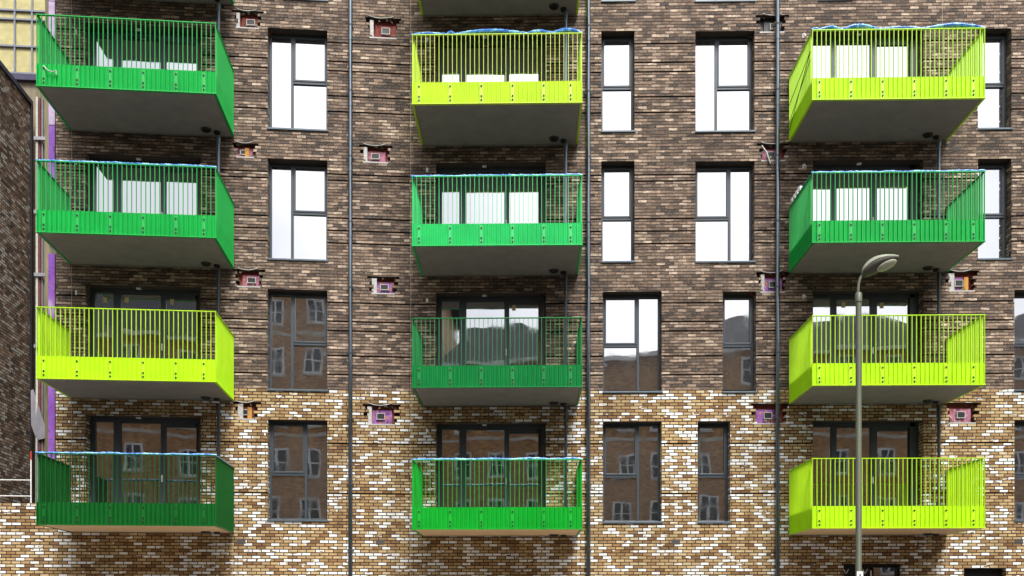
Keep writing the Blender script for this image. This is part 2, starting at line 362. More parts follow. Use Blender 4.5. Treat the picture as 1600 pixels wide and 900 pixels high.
# ---------------------------------------------------------------- windows
def window(sec, px0, px1, yt, yb, kind, tr):
    """kind: N = one column with transom, L = tall pane left, Rr = tall pane right"""
    u0, u1 = sec.ux(px0), sec.ux(px1); pm = (px0+px1)/2
    zt, zb = sec.at(pm, yt)[1], sec.at(pm, yb)[1]; zb += .0
    (holesM if sec is MAIN else holesL).append((u0, u1, zb+.045, zt, REV+.02))
    w = u1-u0; h = zt-zb; loc = sec.w(u0, 0, zb); y0, y1 = REV-.05, REV+.03; fr = .055; zi = .045
    ztr = sec.at(pm, tr, REV)[1]-zb
    mb = MB()
    mb.box(.002, fr, y0, y1, zi, h-.002); mb.box(w-fr, w-.002, y0, y1, zi, h-.002)
    mb.box(fr, w-fr, y0, y1, h-fr-.002, h-.002); mb.box(fr, w-fr, y0, y1, zi, zi+fr)
    panes = []
    if kind == 'N': cols = [(fr, w-fr, True)]
    else:
        tall = .385*w
        if kind == 'L': m = tall; cols = [(fr, m-.03, False), (m+.03, w-fr, True)]
        else: m = w-tall; cols = [(fr, m-.03, True), (m+.03, w-fr, False)]
        mb.box(m-.03, m+.03, y0-.004, y1, zi+fr, h-fr)
    for a, b, split in cols:
        if split:
            mb.box(a, b, y0-.002, y1, ztr-.03, ztr+.03)
            c = .042                         # casement sash on the upper light
            for q in ((a, a+c, ztr+.03, h-fr), (b-c, b, ztr+.03, h-fr), (a+c, b-c, h-fr-c, h-fr), (a+c, b-c, ztr+.03, ztr+.03+c)):
                mb.box(q[0], q[1], y0-.016, y1-.01, q[2], q[3])
            panes += [(a+c-.004, b-c+.004, ztr+.03+c-.004, h-fr-c+.004), (a-.004, b+.004, zi+fr-.004, ztr-.03+.004)]
        else: panes.append((a-.004, b+.004, zi+fr-.004, h-fr+.004))
    f = mb.build('window', M['frame'], root, loc, sec.a, bevel=.004)
    for a, b, c, d in panes:
        pane(f, a, b, c, d, y0+.045, 'glass')
    s = MB().box(-.01, w+.025, -.035, y0+.02, .0, .042).build('sill', M['sill'], f, bevel=.004)
    return f
def pane(par, a, b, c, d, y, mat):
    cx, cz = (a+b)/2, (c+d)/2; hw, hh = (b-a)/2, (d-c)/2
    p = MB().box(-hw, hw, -.004, .004, -hh, hh).build('pane', M[mat], par, (cx, y, cz))
    p.rotation_euler = (R(random.uniform(-.22, .12)), 0, R(random.uniform(-.25, .25)))
    return p
def P(r): return (r-4)*203.6      # storey r in pixels on the wall, r = 4 is the lowest
for r in range(0, 5):
    window(LEFT, 418, 511.5, 656+P(r), 815+P(r), 'Rr' if r == 4 else 'L', 742+P(r))
for r in (0, 1, 2):
    window(MAIN, 939.5, 991.5, 659+P(r), 818+P(r), 'N', 751+P(r))
    window(MAIN, 1086.5, 1179, 659+P(r), 818+P(r), 'Rr' if r == 2 else 'L', 751+P(r))
    if r: window(MAIN, 1528, 1580.5, 655+P(r), 814+P(r), 'N', 747+P(r))
for r in (3, 4):
    window(MAIN, 942, 1034, 659+P(r), 818+P(r), 'Rr', 745+P(r))
    window(MAIN, 1585, 1678, 656+P(r), 815+P(r), 'Rr', 744+P(r))
window(MAIN, 1129.5, 1181.5, 659+P(3), 818+P(3), 'N', 745+P(3))
window(MAIN, 1090, 1141, 659, 818, 'N', 745)
window(MAIN, 1279, 1331, 655+P(0), 816+P(0), 'N', 745+P(0))

# ---------------------------------------------------------------- balcony doors
def door(sec, px0, px1, ytop, zfloor, thick_right, r, stickers=()):
    u0, u1 = sec.ux(px0), sec.ux(px1); zt = sec.at((px0+px1)/2, ytop)[1]; zb = zfloor
    (holesM if sec is MAIN else holesL).append((u0, u1, zb, zt, REV+.02))
    w = u1-u0; h = zt-zb; loc = sec.w(u0, 0, zb); y0, y1 = REV-.03, REV+.04
    mb = MB(); fr = .09
    mb.box(.002, fr, y0, y1, .002, h-.002); mb.box(w-fr-(.12 if thick_right else 0), w-.002, y0, y1, .002, h-.002)
    mb.box(fr, w-fr, y0, y1, h-.1, h-.002); mb.box(fr, w-fr, y0, y1, .002, .1)
    q = [(.045, .205), (.27, .62), (.665, .93)] if not thick_right else [(.03, .2), (.25, .56), (.62, .9)]
    a0 = fr
    P3 = []
    for i, (a, b) in enumerate(q):
        a *= w; b *= w; P3.append((a, b))
    for (a, b), (c, d) in zip(P3, P3[1:]): mb.box(b, c, y0-.004, y1, .1, h-.1)
    mb.box(fr, P3[0][0]+.001, y0-.01, y1, .1, h-.1) if P3[0][0] > fr else None
    f = mb.build('balcony_door', M['frame'], root, loc, sec.a, bevel=.004)
    for i, (a, b) in enumerate(P3):
        top = h-.1-(.0, .02, .1)[i]
        pane(f, max(a, fr)-.004, min(b, w-fr)+.004, .1, top+.004, y0+.05, 'door_glass')
        if i == 2: MB().box(a, b, y0+.0, y1, top, h-.1).build('top_rail', M['frame'], f)
    MB().box(P3[1][1]+.03, P3[1][1]+.055, y0-.06, y0-.006, 1.0, 1.16).build('handle', M['white'], f, bevel=.004)
    for k2, (fx, dz) in enumerate(stickers):
        MB().box(w*fx, w*fx+.09, y0+.035, y0+.04, h-.1-dz-.13, h-.1-dz).build('sticker', M['sticker'], f)
    # trickle vent lights on the head of the opening
    MB().box(w*.42, w*.42+.1, .12, .2, h-.03, h-.004).build('ceiling_sensor', M['white'], f)
    return f
ZB4 = 3.32
def zbal(r): return ZB4 + (4-r)*PITCH
for r in range(1, 5):
    zf = zbal(r)+.28
    door(LEFT, 134, 313.5, 650+P(r), zf, False, r, ((.11, .1), (.3, .08), (.7, .1)) if r == 3 else ())
    door(MAIN, 681, 853, 661+P(r), zf, False, r, ((.69, .1),) if r == 3 else ())
    door(MAIN, 1270, 1443, 657+P(r), zf, True, r, ((.3, .08), (.65, .1)) if r == 3 else ())

# ---------------------------------------------------------------- balconies
BD, BHt, PH = 1.85, 1.53, .485
def balcony(sec, px0, px1, zb, mat, soffit, label, drain=.85):
    u0, u1 = sec.ux(px0), sec.ux(px1); w = u1-u0; loc = sec.w(u0, 0, zb); m = M[mat]
    d = MB().box(.05, w-.05, -BD+.05, .02, .012, .2)       # deck slab
    bal = d.build('balcony', M['deck_edge'], root, loc, sec.a); bal['label'] = label
    MB().box(.055, w-.055, -BD+.06, -.0, .0, .0115).build('soffit', M[soffit], bal)
    MB().box(.05, w-.05, -.012, .0, -.022, -.001).build('wall_flashing', M['deck_edge'], bal)
    t, dp = .0105, .04
    fr = MB()
    n = 38; x0 = .012; stp = (w-.024)/n
    for i in range(n+1):
        x = x0+i*stp; fr.box(x-t/2, x+t/2, -BD, -BD+dp, .012, BHt-.012)
    fr.box(-.004, w+.004, -BD-.006, -BD+dp+.004, BHt-.011, BHt+.004)
    fr.build('front_railing', m, bal)
    fp = MB()                                           # folded kick plate behind the bars
    for i in range(n):
        a = x0+i*stp+t/2; b = a+stp-t; mid = a+(b-a)*.62
        fp.quad([(a-.001,-BD+.035,.0),(mid,-BD+.006,.0),(mid,-BD+.006,PH),(a-.001,-BD+.035,PH)])
        fp.quad([(mid,-BD+.006,.0),(b+.001,-BD+.035,.0),(b+.001,-BD+.035,PH),(mid,-BD+.006,PH)])
    fp.box(.0, w, -BD+.038, -BD+.044, .0, PH)
    fp.box(-.006, w+.006, -BD-.008, -BD+.056, -.006, .0115)
    fp.build('kick_plate', m, bal)
    for s in (0, 1):
        sm = MB(); X0 = 0 if s == 0 else w-dp; ns = 18; ss = (BD-.06)/ns
        for i in range(1, ns+1):
            y = -BD+.01+i*ss; sm.box(X0, X0+dp, y-t/2, y+t/2, .012, BHt-.012)
        sm.box(X0-.004, X0+dp+.004, -BD+dp+.006, -.02, BHt-.0112, BHt+.003)
        xa = .03 if s == 0 else w-.036
        sm.box(xa, xa+.006, -BD+.05, -.03, .0, PH)
        sm.box(X0-.005, X0+dp+.005, -BD+.058, -.02, -.0055, .0118)
        sm.build('side_railing', m, bal)
    for i in range(6):
        x = .19+i*(w-.38)/5*.99
        j = round((x-x0-stp/2)/stp); x = x0+(j+.5)*stp
        pl = MB(); pl.box(x-.035, x+.035, -BD+.004, -BD+.016, .02, PH-.04)
        pl.build('bracket_plate', m, bal)
        b = MB()
        for z in (.075, .16, PH-.1): b.tube([(x, -BD+.006, z), (x, -BD-.014, z)], .019, 10)
        b.build('bolt', M['bolt'], bal, smooth=True)
    # drain outlets under the back right corner
    MB().tube([(w*drain-.02, -.3, -.001), (w*drain-.02, -.3, -.045)], [.12, .09], 20).build('drain_outlet', M['black'], bal, smooth=True)
    MB().tube([(w*drain+.21, -.2, -.001), (w*drain+.21, -.2, -.05)], [.075, .065], 16).build('drain_outlet', M['black'], bal, smooth=True)
    return bal, u0, w
COLS = {'left': (LEFT, 109, 366), 'middle': (MAIN, 658.5, 903), 'right': (MAIN, 1232, 1480)}
SPEC = [
 ('left', 0, 'green', 'grey underside of the cut-off balcony above the left column'),
 ('left', 1, 'green', 'bright green balcony at the top of the left column, no film on its rail'),
 ('left', 2, 'green', 'bright green balcony second from the top in the left column, blue film on its rail'),
 ('left', 3, 'lime', 'lime balcony of the left column'),
 ('left', 4, 'dark_green', 'darkest green balcony with tan underside at the foot of the left column'),
 ('middle', 0, 'lime', 'grey underside of the cut-off lime balcony above the middle column'),
 ('middle', 1, 'lime_yellow', 'yellowish lime balcony of the middle column'),
 ('middle', 2, 'light_green', 'pale bright green balcony of the middle column with two white door reflections'),
 ('middle', 3, 'deep_green', 'deep green balcony of the middle column with grey underside'),
 ('middle', 4, 'mid_green', 'green balcony with tan underside at the foot of the middle column'),
 ('right', 1, 'lime', 'lime balcony at the top of the right column with blue film on its rail'),
 ('right', 2, 'green', 'green balcony of the right column behind the street lamp head'),
 ('right', 3, 'lime', 'lime balcony of the right column with grey underside, crossed by the lamp post'),
 ('right', 4, 'lime', 'lime balcony with tan underside at the foot of the right column'),
]
DZ = {'left': .065, 'middle': .02, 'right': .03}
film_n = {('left', 2): .6, ('left', 4): .8, ('middle', 1): 2.3, ('middle', 2): .7, ('middle', 4): 1.1, ('right', 1): 2.6, ('right', 2): 1.1}
fcol = {'green': 'bright green', 'lime': 'lime', 'dark_green': 'darkest green', 'lime_yellow': 'yellowish lime', 'light_green': 'pale green', 'deep_green': 'deep green', 'mid_green': 'mid green'}
fplace = {1: 'topmost full', 2: 'second', 3: 'third', 4: 'lowest'}
for colname, r, mat, label in SPEC:
    sec, a, b = COLS[colname]
    bal, u0, w = balcony(sec, a, b, zbal(r)+DZ[colname], mat, 'ply' if r == 4 else 'soffit', label)
    if (colname, r) in film_n:
        amp = film_n[(colname, r)]*(.028 if film_n[(colname, r)] > 1.5 else .016)
        mb = MB(); N = 110; rnd = random.Random(r*7+len(colname)); ph = rnd.uniform(0, 3); knots = sorted(rnd.uniform(.04, .96) for _ in range(5))
        ks = [0]+knots+[1]; pts = []; rad = []
        for i in range(N+1):
            s = i/N
            for q in range(len(ks)-1):
                if ks[q] <= s <= ks[q+1]: tt = (s-ks[q])/(ks[q+1]-ks[q]+1e-6); hgt = amp*math.sin(math.pi*tt)*(.35+.65*((q*37) % 3)/2)
            pts.append((-.01+(w+.02)*s, -BD+.022+rnd.uniform(-.004, .004), BHt+.008+hgt*1.1+rnd.uniform(-.004, .004))); rad.append(.026+hgt*.25+rnd.uniform(-.006, .006))
        mb.tube(pts, rad, 8)
        sx = .025 if colname == 'left' and False else (w-.025 if colname == 'left' else .025 if colname == 'right' else w-.025)
        mb.tube([(sx+rnd.uniform(-.006, .006), -BD+.03+i*.072, BHt+.008+rnd.uniform(-.004, .012)) for i in range(25)], [.024+rnd.uniform(-.006, .006) for i in range(25)], 8)
        f = mb.build('protective_film', M['film'], None, sec.w(u0, 0, zbal(r)+DZ[colname]), sec.a, smooth=True)
        tag(f, 'blue-white film on the rail of the %s %s balcony, %s column' % (fplace[r], fcol[mat], colname), 'plastic film', 'protective films on the balcony rails')
        # ties
# rainwater pipes between balconies
for colname, px, rows in (('left', 341.5, (0, 1, 2, 3)), ('middle', 884, (0, 1, 2, 3)), ('right', 1467, (1, 2, 3))):
    sec = COLS[colname][0]; u = sec.ux(px, -.2)
    for r in rows:
        mb = MB(); zt = zbal(r)-.05; zb = zbal(r+1)+.2
        mb.tube([(0, 0, 0), (0, 0, zt-zb)], .038, 14); mb.tube([(0, 0, .5), (0, 0, .58)], .046, 14); mb.tube([(0, 0, zt-zb-.16), (0, 0, zt-zb-.02)], .05, 14)
        mb.build('drainpipe', M['pipe' if r < 2 else 'pipe_dark'], root, sec.w(u, -.2, zb), sec.a, smooth=True)  # upper pipes take the copy with the reflection painted in
# long downpipes
for sec, px in ((LEFT, 547.5), (MAIN, 919.5), (MAIN, 1215)):
    u = sec.ux(px, -.09)
    mb = MB(); mb.tube([(0, 0, 0), (0, 0, ZTOP-.2)], .05, 18)
    p = mb.build('downpipe', M['downpipe'], root, sec.w(u, -.09, .2), sec.a, smooth=True)
    z = .9
    while z < ZTOP-.5:
        MB().tube([(0, 0, z-.05), (0, 0, z+.05)], .058, 18).build('socket', M['downpipe'], p, smooth=True)
        b = MB(); b.box(-.075, .075, .045, .085, z+.30, z+.335); b.tube([(0, 0, z+.3), (0, 0, z+.335)], .056, 18); b.build('bracket', M['pipe_dark'], p)
        z += 1.565
# movement joints
for sec, px, z0 in ((LEFT, 113.5, 0), (LEFT, 363.5, 0), (MAIN, 660, 0), (MAIN, 641.5, 0), (MAIN, 902, 0), (MAIN, 1473, 0)):
    pass
for sec, px, za, zb in ((MAIN, 641.8, .1, ZTOP), (LEFT, 112, .1, ZTOP), (LEFT, 364, .1, zbal(4)), (MAIN, 1472.5, zbal(1)+2, ZTOP), (MAIN, 903, .1, zbal(4)), (MAIN, 1479, .1, zbal(4))):
    u = sec.ux(px); MB().box(-.004, .004, -.003, .01, za, zb).build('movement_joint', M['sealant'], root, sec.w(u, 0, 0), sec.a)

# ---------------------------------------------------------------- broken-out pockets with ducts
def pocket(sec, px0, px1, py0, py1, style, seed):
    rnd = random.Random(seed); H = holesM if sec is MAIN else holesL
    ua, ub = sec.ux(px0), sec.ux(px1); pm = (px0+px1)/2; zt, zb = sec.at(pm, py0)[1], sec.at(pm, py1)[1]
    zb = round(zb/BH)*BH; zt = round(zt/BH)*BH; n = max(4, round((zt-zb)/BH)); dep = .16
    for j in range(n):
        q = j/(n-1); e = .14*(1 if j % 2 else 0)
        a = ua+.10+rnd.uniform(-.03, .05)-e*(.6 if q > .4 else .3); b = ub-.10+rnd.uniform(-.05, .03)+e*(.6 if q > .4 else .3)
        if j == n-1: a = ua-.02; b = ub+.03
        H.append((a, b, zb+j*BH, zb+(j+1)*BH+(.0 if j < n-1 else -.02), dep))
    w = ub-ua; h = n*BH; loc = sec.w(ua, 0, zb)
    base = {'pink': 'pink', 'rust': 'rust', 'purple': 'purple', 'dark': 'black'}[style]
    b = MB().box(-.15, w+.18, dep-.004, dep+.02, -.02, h+.02).build('wall_pocket', M['rust' if style != 'dark' else 'black'], root, loc, sec.a)
    c = w*rnd.uniform(.42, .6); hw = w*.31
    s = MB().box(c-hw, c+hw, dep-.05, dep-.006, .03, h*.72).build('sheathing', M[base], b)
    f = MB(); x0, x1, z0, z1 = c-.1, c+.1, h*.28, h*.58; t = .014
    f.box(x0, x1, dep-.10, dep-.052, z0, z0+t); f.box(x0, x1, dep-.10, dep-.052, z1-t, z1); f.box(x0, x0+t, dep-.10, dep-.052, z0+t, z1-t); f.box(x1-t, x1, dep-.10, dep-.052, z0+t, z1-t)
    f.build('duct', M['dull_white'], b); MB().box(x0+t, x1-t, dep-.09, dep-.053, z0+t, z1-t).build('duct_opening', M['black'], b)
    g = MB(); g.box(.08, w-.08, -.004, .07, .0, .03)
    if rnd.random() < .7: g.box(.09, .09+.1*rnd.uniform(.5, 1.4), .02, .08, .03, h*.85)
    g.build('flashing', M['dull_white'], b)
    if rnd.random() < .25: MB().box(w-.3, w-.2, .06, .12, .03, h*.7).build('batten', M['orange' if rnd.random() < .6 else 'dull_white'], b)
    rb = MB()
    for q in range(9):
        x = rnd.uniform(.02, w-.06); zz = rnd.choice((rnd.uniform(.02, .1), rnd.uniform(h*.75, h*.95))); a = rnd.uniform(.03, .09)
        rb.quad([(x, rnd.uniform(.02, .1), zz), (x+a, rnd.uniform(.02, .1), zz+rnd.uniform(-.03, .03)), (x+a*.8, rnd.uniform(.02, .1), zz+.04), (x+.01, rnd.uniform(.02, .1), zz+.05)])
    rb.build('broken_mortar', M['concrete'], b)
    if rnd.random() < .75:
        s0 = rnd.uniform(.05, .2)*w
        pts = [(s0+(w*.8-s0)*i/14, -.012-.02*math.sin(i/14*3.1), h*1.02-.13*h*4*(i/14)*(1-i/14)*rnd.uniform(.95, 1.05)) for i in range(15)]
        MB().tube(pts, .009, 6).build('cable', M['dull_white'], b, smooth=True)
PK = [(LEFT, 363, 410, 17, 47, 'rust'), (LEFT, 364, 402, 224, 248, 'pink'), (LEFT, 365, 412, 421, 450, 'pink'), (LEFT, 365, 406, 627, 658, 'rust'),
      (LEFT, 572, 625, 27, 60, 'rust'), (LEFT, 562, 612, 224, 256, 'pink'), (LEFT, 575, 622, 429, 461, 'purple'), (LEFT, 568, 624, 631, 664, 'purple'),
      (MAIN, 1182, 1231, 22, 50, 'dark'), (MAIN, 1184, 1232, 223, 254, 'pink'), (MAIN, 1183, 1232, 424, 457, 'purple'), (MAIN, 1174, 1233, 629, 663, 'purple'),
      (MAIN, 1477, 1528, 423, 457, 'purple'), (MAIN, 1477, 1530, 628, 661, 'pink')]
for i, p in enumerate(PK): pocket(*p, seed=100+i)
# loose white strips hanging from the pockets
u, z = MAIN.at(1190, 228); MB().tube([(0, -.02, 0), (.1, -.05, -.18), (.2, -.04, -.44)], [.012, .022, .014], 6, flat=2).build('hanging_strip', M['white'], root, MAIN.w(u, 0, z))
# air bricks
for sec, px, py in ((LEFT, 377, 844), (LEFT, 594, 846), (MAIN, 1056, 847), (MAIN, 1592, 847), (MAIN, 1495, 232), (MAIN, 1492, 38)):
    u, z = sec.at(px, py); z = (math.floor(z/BH)+.5)*BH
    mb = MB(); mb.box(-.1, .1, -.006, .02, -.06, .06)
    for q in range(5): mb.box(-.085+q*.036, -.062+q*.036, -.012, -.004, -.045, .045)
    mb.build('air_brick', M['air_brick'], root, sec.w(u, 0, z), sec.a)
# small wall lights beside the balcony doors
for sec, px, y4 in ((LEFT, 119, 661), (MAIN, 667, 673), (MAIN, 1255, 667)):
    for r in (1, 2, 3, 4):
        u, z = sec.at(px, y4+P(r)); mb = MB(); mb.box(-.02, .02, -.004, .004, -.05, .05); mb.tube([(0, 0, .02), (.01, -.05, .03), (.03, -.07, -.02), (.03, -.075, -.05)], [.012, .012, .02, .022], 8)
        mb.build('wall_light', M['white'], root, sec.w(u, 0, z), sec.a)
# ground floor openings at the bottom edge
u0, z = MAIN.at(1318, 881); u1 = MAIN.ux(1411); holesM.append((u0, u1, .12, z, .32))
w = u1-u0; h = z-.12
mb = MB(); mb.box(.002, .07, .2, .3, .002, h-.002); mb.box(w-.07, w-.002, .2, .3, .002, h-.002); mb.box(.07, w-.07, .2, .3, h-.08, h-.002); mb.box(w*.5, w*.5+.06, .2, .3, .0, h-.08)
ent = mb.build('entrance_door', M['black'], root, MAIN.w(u0, 0, .12))
MB().box(.07, w*.5, .26, .28, .0, h-.08).build('door_panel', M['black'], ent)
pane(ent, w*.5+.06, w-.07, .0, h-.08, .27, 'door_glass')
def vee(x, zz, s):
    m = MB(); t = .022
    for sg in (-1, 1): m.quad([(x+sg*s*.5-t/2, .195, zz+s), (x+sg*s*.5+t/2, .195, zz+s), (x+t/2, .195, zz), (x-t/2, .195, zz)][::1]); 
    return m
gl = MB(); 
for xx in (.1, .5): 
    v = vee(w*.09 if xx < .3 else w*.41, h-.235, .12); 
    for f in v.f: gl.quad([v.v[i] for i in f])
gl.box(w*.5, w*.5+.035, .19, .198, h-.3, h-.15)
sg = MB().box(.05, w*.56, .2, .206, h-.5, h-.1).build('sign', M['black'], ent)
gl.build('lettering', M['white'], sg)
u0, z0 = MAIN.at(1506, 898); u1, z1 = MAIN.at(1572, 888); holesM.append((u0, u1, z0-.3, z1, .25))
MB().box(0, u1-u0, .2, .24, 0, z1-z0+.3).build('vent_opening', M['black'], root, MAIN.w(u0, 0, z0-.3))

# ---------------------------------------------------------------- wall meshes
gm = [MAIN.at(1000, y)[1] for y in (67, 95.5, 110, 149, 178, 275, 284, 342, 362, 382, 474, 503, 517.5, 557, 586)]
gm = [round(g/BH)*BH for g in gm]
gb = [round(MAIN.at(1000, y)[1]/BH)*BH for y in (693, 770)]
UR = MAIN.ux(1800); UL = LEFT.ux(87)
wall(MAIN, 0+XH, UR, holesM, gm, ZSPLIT, ZTOP, 'upper_wall', M['dark_brick'], root, 'dark brown brick upper wall')
wall(MAIN, 0+XH, UR, holesM, gb, .0, ZSPLIT, 'lower_wall', M['buff_brick'], root, 'buff and white brick lower wall')
wall(LEFT, UL, 0, holesL, gm, ZSPLIT, ZTOP, 'upper_wall', M['dark_brick'], root, 'dark brown brick upper wall angled on the left')
wall(LEFT, UL, 0, holesL, gb, .0, ZSPLIT, 'lower_wall', M['buff_brick'], root, 'buff and white brick lower wall angled on the left')
# body of the block behind its faces
mb = MB(); a = LEFT.w(UL+.02, .4); b = Vector((XH, .4, 0)); c = Vector((UR, .4, 0))
pts = [a, b, c, Vector((UR, 12, 0)), Vector((a.x+1, 12, 0))]
for i in range(5):
    p, q = pts[i], pts[(i+1) % 5]; mb.quad([(p.x,p.y,0),(q.x,q.y,0),(q.x,q.y,ZTOP),(p.x,p.y,ZTOP)])
mb.quad([(p.x, p.y, ZTOP) for p in pts]); mb.build('core', M['concrete'], root)
# purple membrane and concrete edge at the left end of the block
ua, ub = LEFT.ux(77, .06), LEFT.ux(86.2, .06); zcut = sorted([.0, 4.9, 7.6, 7.75, 9.9, 10.15, 12.9, 15.8, ZTOP])
for za, zb_ in zip(zcut, zcut[1:]):
    if zb_-za > .5: MB().box(ua+random.uniform(-.015, .02), ub-.002, .04, .10, za, zb_-.02).build('membrane', M['membrane' if za < 12 else 'pale_membrane'], root, LEFT.o, LEFT.a)
ua, ub = LEFT.ux(61, .35), LEFT.ux(76, .35)
MB().box(ua, ub, .3, .9, 0, LEFT.at(60, 132, .3)[1]).build('concrete_column', M['concrete'], root, LEFT.o, LEFT.a)
MB().box(ub+.01, UL, .12, .5, 0, ZTOP).build('cavity_insulation', M['concrete'], root, LEFT.o, LEFT.a)

for px, ww, y, mt in ((57.5, .05, .22, 'dull_white'), (66, .03, .26, 'rail_metal'), (71.5, .05, .2, 'ply_stain'), (62, .035, .25, 'rust')):
    u = LEFT.ux(px, y); MB().box(u-ww/2, u+ww/2, y, y+.04, .0, LEFT.at(60, 134+px*.3, y)[1]).build('upright', M[mt], root, LEFT.o, LEFT.a)
for py in (215, 330, 428, 540):
    u0, z = LEFT.at(53, py, .18); u1 = LEFT.ux(75, .18); MB().box(u0, u1, .17, .215, z-.05, z+.03).build('clip_rail', M['sheet_metal'], root, LEFT.o, LEFT.a)
# ---------------------------------------------------------------- left: neighbouring side wall, insulated wall, low wall
un, zc = LEFT.at(48, 158, 2.9)
nb = empty('neighbouring_building', LEFT.w(un-3, .3, 0), LEFT.a)
tag(nb, 'dark brick side wall with white flecks and purple-grey coping at the far left', 'building')
wb = MB(); X, Y0, Y1, Z1 = 3.0, .0, 2.6, zc-.1
wb.box(-3, X, Y0, Y1, 0, Z1); wb.build('wall', M['side_brick'], nb)
MB().box(-3.1, X+.04, -.05, Y1+.05, Z1+.002, Z1+.12).build('coping', M['coping'], nb)
MB().box(X+.004, X+.05, Y1-.05, Y1+.03, 0, Z1).build('corner_trim', M['black'], nb)
# insulated wall behind
y = 3.4; ua = LEFT.ux(-120, y); ub = LEFT.ux(90, y); zl = LEFT.at(30, 122, y)[1]
ib = empty('unfinished_building', LEFT.w(ua, y, 0), LEFT.a)
tag(ib, 'unfinished wall of pale yellow insulation boards behind metal rails, top left corner', 'building')
Wd = ub-ua; MB().box(0, Wd, 0, .3, 0, zl-.1).build('concrete_wall', M['concrete'], ib)
MB().box(0, Wd, .0, .3, zl+.05, zl+6).build('insulation', M['board'], ib)
MB().box(0, Wd, -.12, .3, zl-.098, zl+.048).build('ledge', M['coping'], ib)
for py in (16, 30, 72, 114, -20):
    z = LEFT.at(30, py, y-.05)[1]; MB().box(0, Wd, -.06, -.005, z-.022, z+.022).build('rail', M['rail_metal'], ib)
for px in (24, 51, -10, 78):
    u = LEFT.ux(px, y)-ua; MB().box(u-.022, u+.022, -.05, -.003, zl+.05, zl+6).build('upright', M['rail_metal'], ib)
# low buff wall
ua, ub = LEFT.ux(-160), UL-.004; zl = LEFT.at(30, 784)[1]; zl = round(zl/BH)*BH
mb = MB(); mb.box(ua, ub, .006, .25, 0, zl); lw = mb.build('boundary_wall', M['buff_brick'], None, LEFT.o, LEFT.a)
tag(lw, 'low buff and white brick wall under the guard rail, bottom left corner', 'wall')
gr = empty('guard_rail', LEFT.w(LEFT.ux(48.5, .15), .15, zl), LEFT.a); tag(gr, 'thin white two-bar guard rail with a red-tipped post on the low wall', 'guard rail')
hp = LEFT.at(48, 705, .15)[1]-zl; MB().tube([(0,0,0),(0,0,hp)], .016, 10).build('post', M['white'], gr, smooth=True)
MB().tube([(0,-.001,hp-.2),(0,-.001,hp)], .019, 10).build('post_tip', plain('red_paint', (.5, .05, .03), .5), gr, smooth=True)
for py in (750, 775):
    z = LEFT.at(24, py, .15)[1]-zl; MB().tube([(-3.2, 0, z), (0, 0, z)], .012, 8).build('bar', M['white'], gr, smooth=True)
# hanging metal sheet
y = .25
P2 = [LEFT.at(px, py, y) for px, py in ((48, 610), (52, 608), (64, 642), (78, 682), (77, 685), (60, 688), (54, 678), (49, 664))]
cu, cz = P2[0]
mb = MB(); f = [(u-cu, -.05*i, z-cz) for i, (u, z) in zip((0,0,1,2,2,1,.5,.3), P2)]
mb.quad(f); mb.quad([(x, y2+.012, z) for x, y2, z in f][::-1])
for i in range(len(f)):
    p, q = f[i], f[(i+1) % len(f)]; mb.quad([p, (p[0], p[1]+.012, p[2]), (q[0], q[1]+.012, q[2]), q])
for px in (60, 76):
    u, z = LEFT.at(px, 684, y); u2, z2 = LEFT.at(px, 712, y); mb.tube([(u-cu, -.05, z-cz), (u-cu, -.05, z2-cz)], .018, 6)
ms = mb.build('metal_sheet', M['sheet_metal'], None, LEFT.w(cu, y, cz), LEFT.a); tag(ms, 'bent grey metal sheet hanging beside the purple strip left of the building', 'metal sheet')

u, z = LEFT.at(68, 104, -BD-.03)
f = MB().tube([(0,0,.02),(.05,-.02,-.05),(.12,-.03,-.1),(.2,-.02,-.12),(.26,-.01,-.08),(.27,-.01,-.17)], [.01,.014,.012,.014,.02,.012], 7).build('cable', M['dull_white'], None, LEFT.w(u, -BD-.03, z), LEFT.a, smooth=True)
tag(f, 'short pale cable end curling over the kick plate of the top left green balcony', 'cable')
u = MAIN.ux(1232); 
for i in range(4):
    mb = MB(); mb.box(-.05, .05, -.05, .05, 0, .11); f = mb.build('foam_block', M['white'], None, MAIN.w(u+.02, -.32-i*.2, zbal(2)+.03+BHt+.006), R(8*i), bevel=.012)
    tag(f, 'small white foam block on the right green balcony side rail, ' + ('nearest the wall', 'second from wall', 'third from wall', 'frontmost')[i], 'foam block', 'foam blocks on the right green balcony')
# black straps tied across the left side of the top right lime balcony
sec = MAIN; u0 = sec.ux(1232); zb = zbal(1)
mb = MB()
for (ya, za), (yb, zb2) in (((-1.75, 1.15), (-.0, .85)), ((-1.75, .97), (-.02, .42)), ((-1.75, 1.15), (-.1, .25))):
    mb.tube([(-.006, ya, za), (-.02, (ya+yb)/2, (za+zb2)/2-.03), (-.006, yb, zb2)], .007, 6)
st = mb.build('cable', M['black'], None, sec.w(u0, 0, zb)); tag(st, 'black cable crossing the lime side of the top right balcony', 'cable')
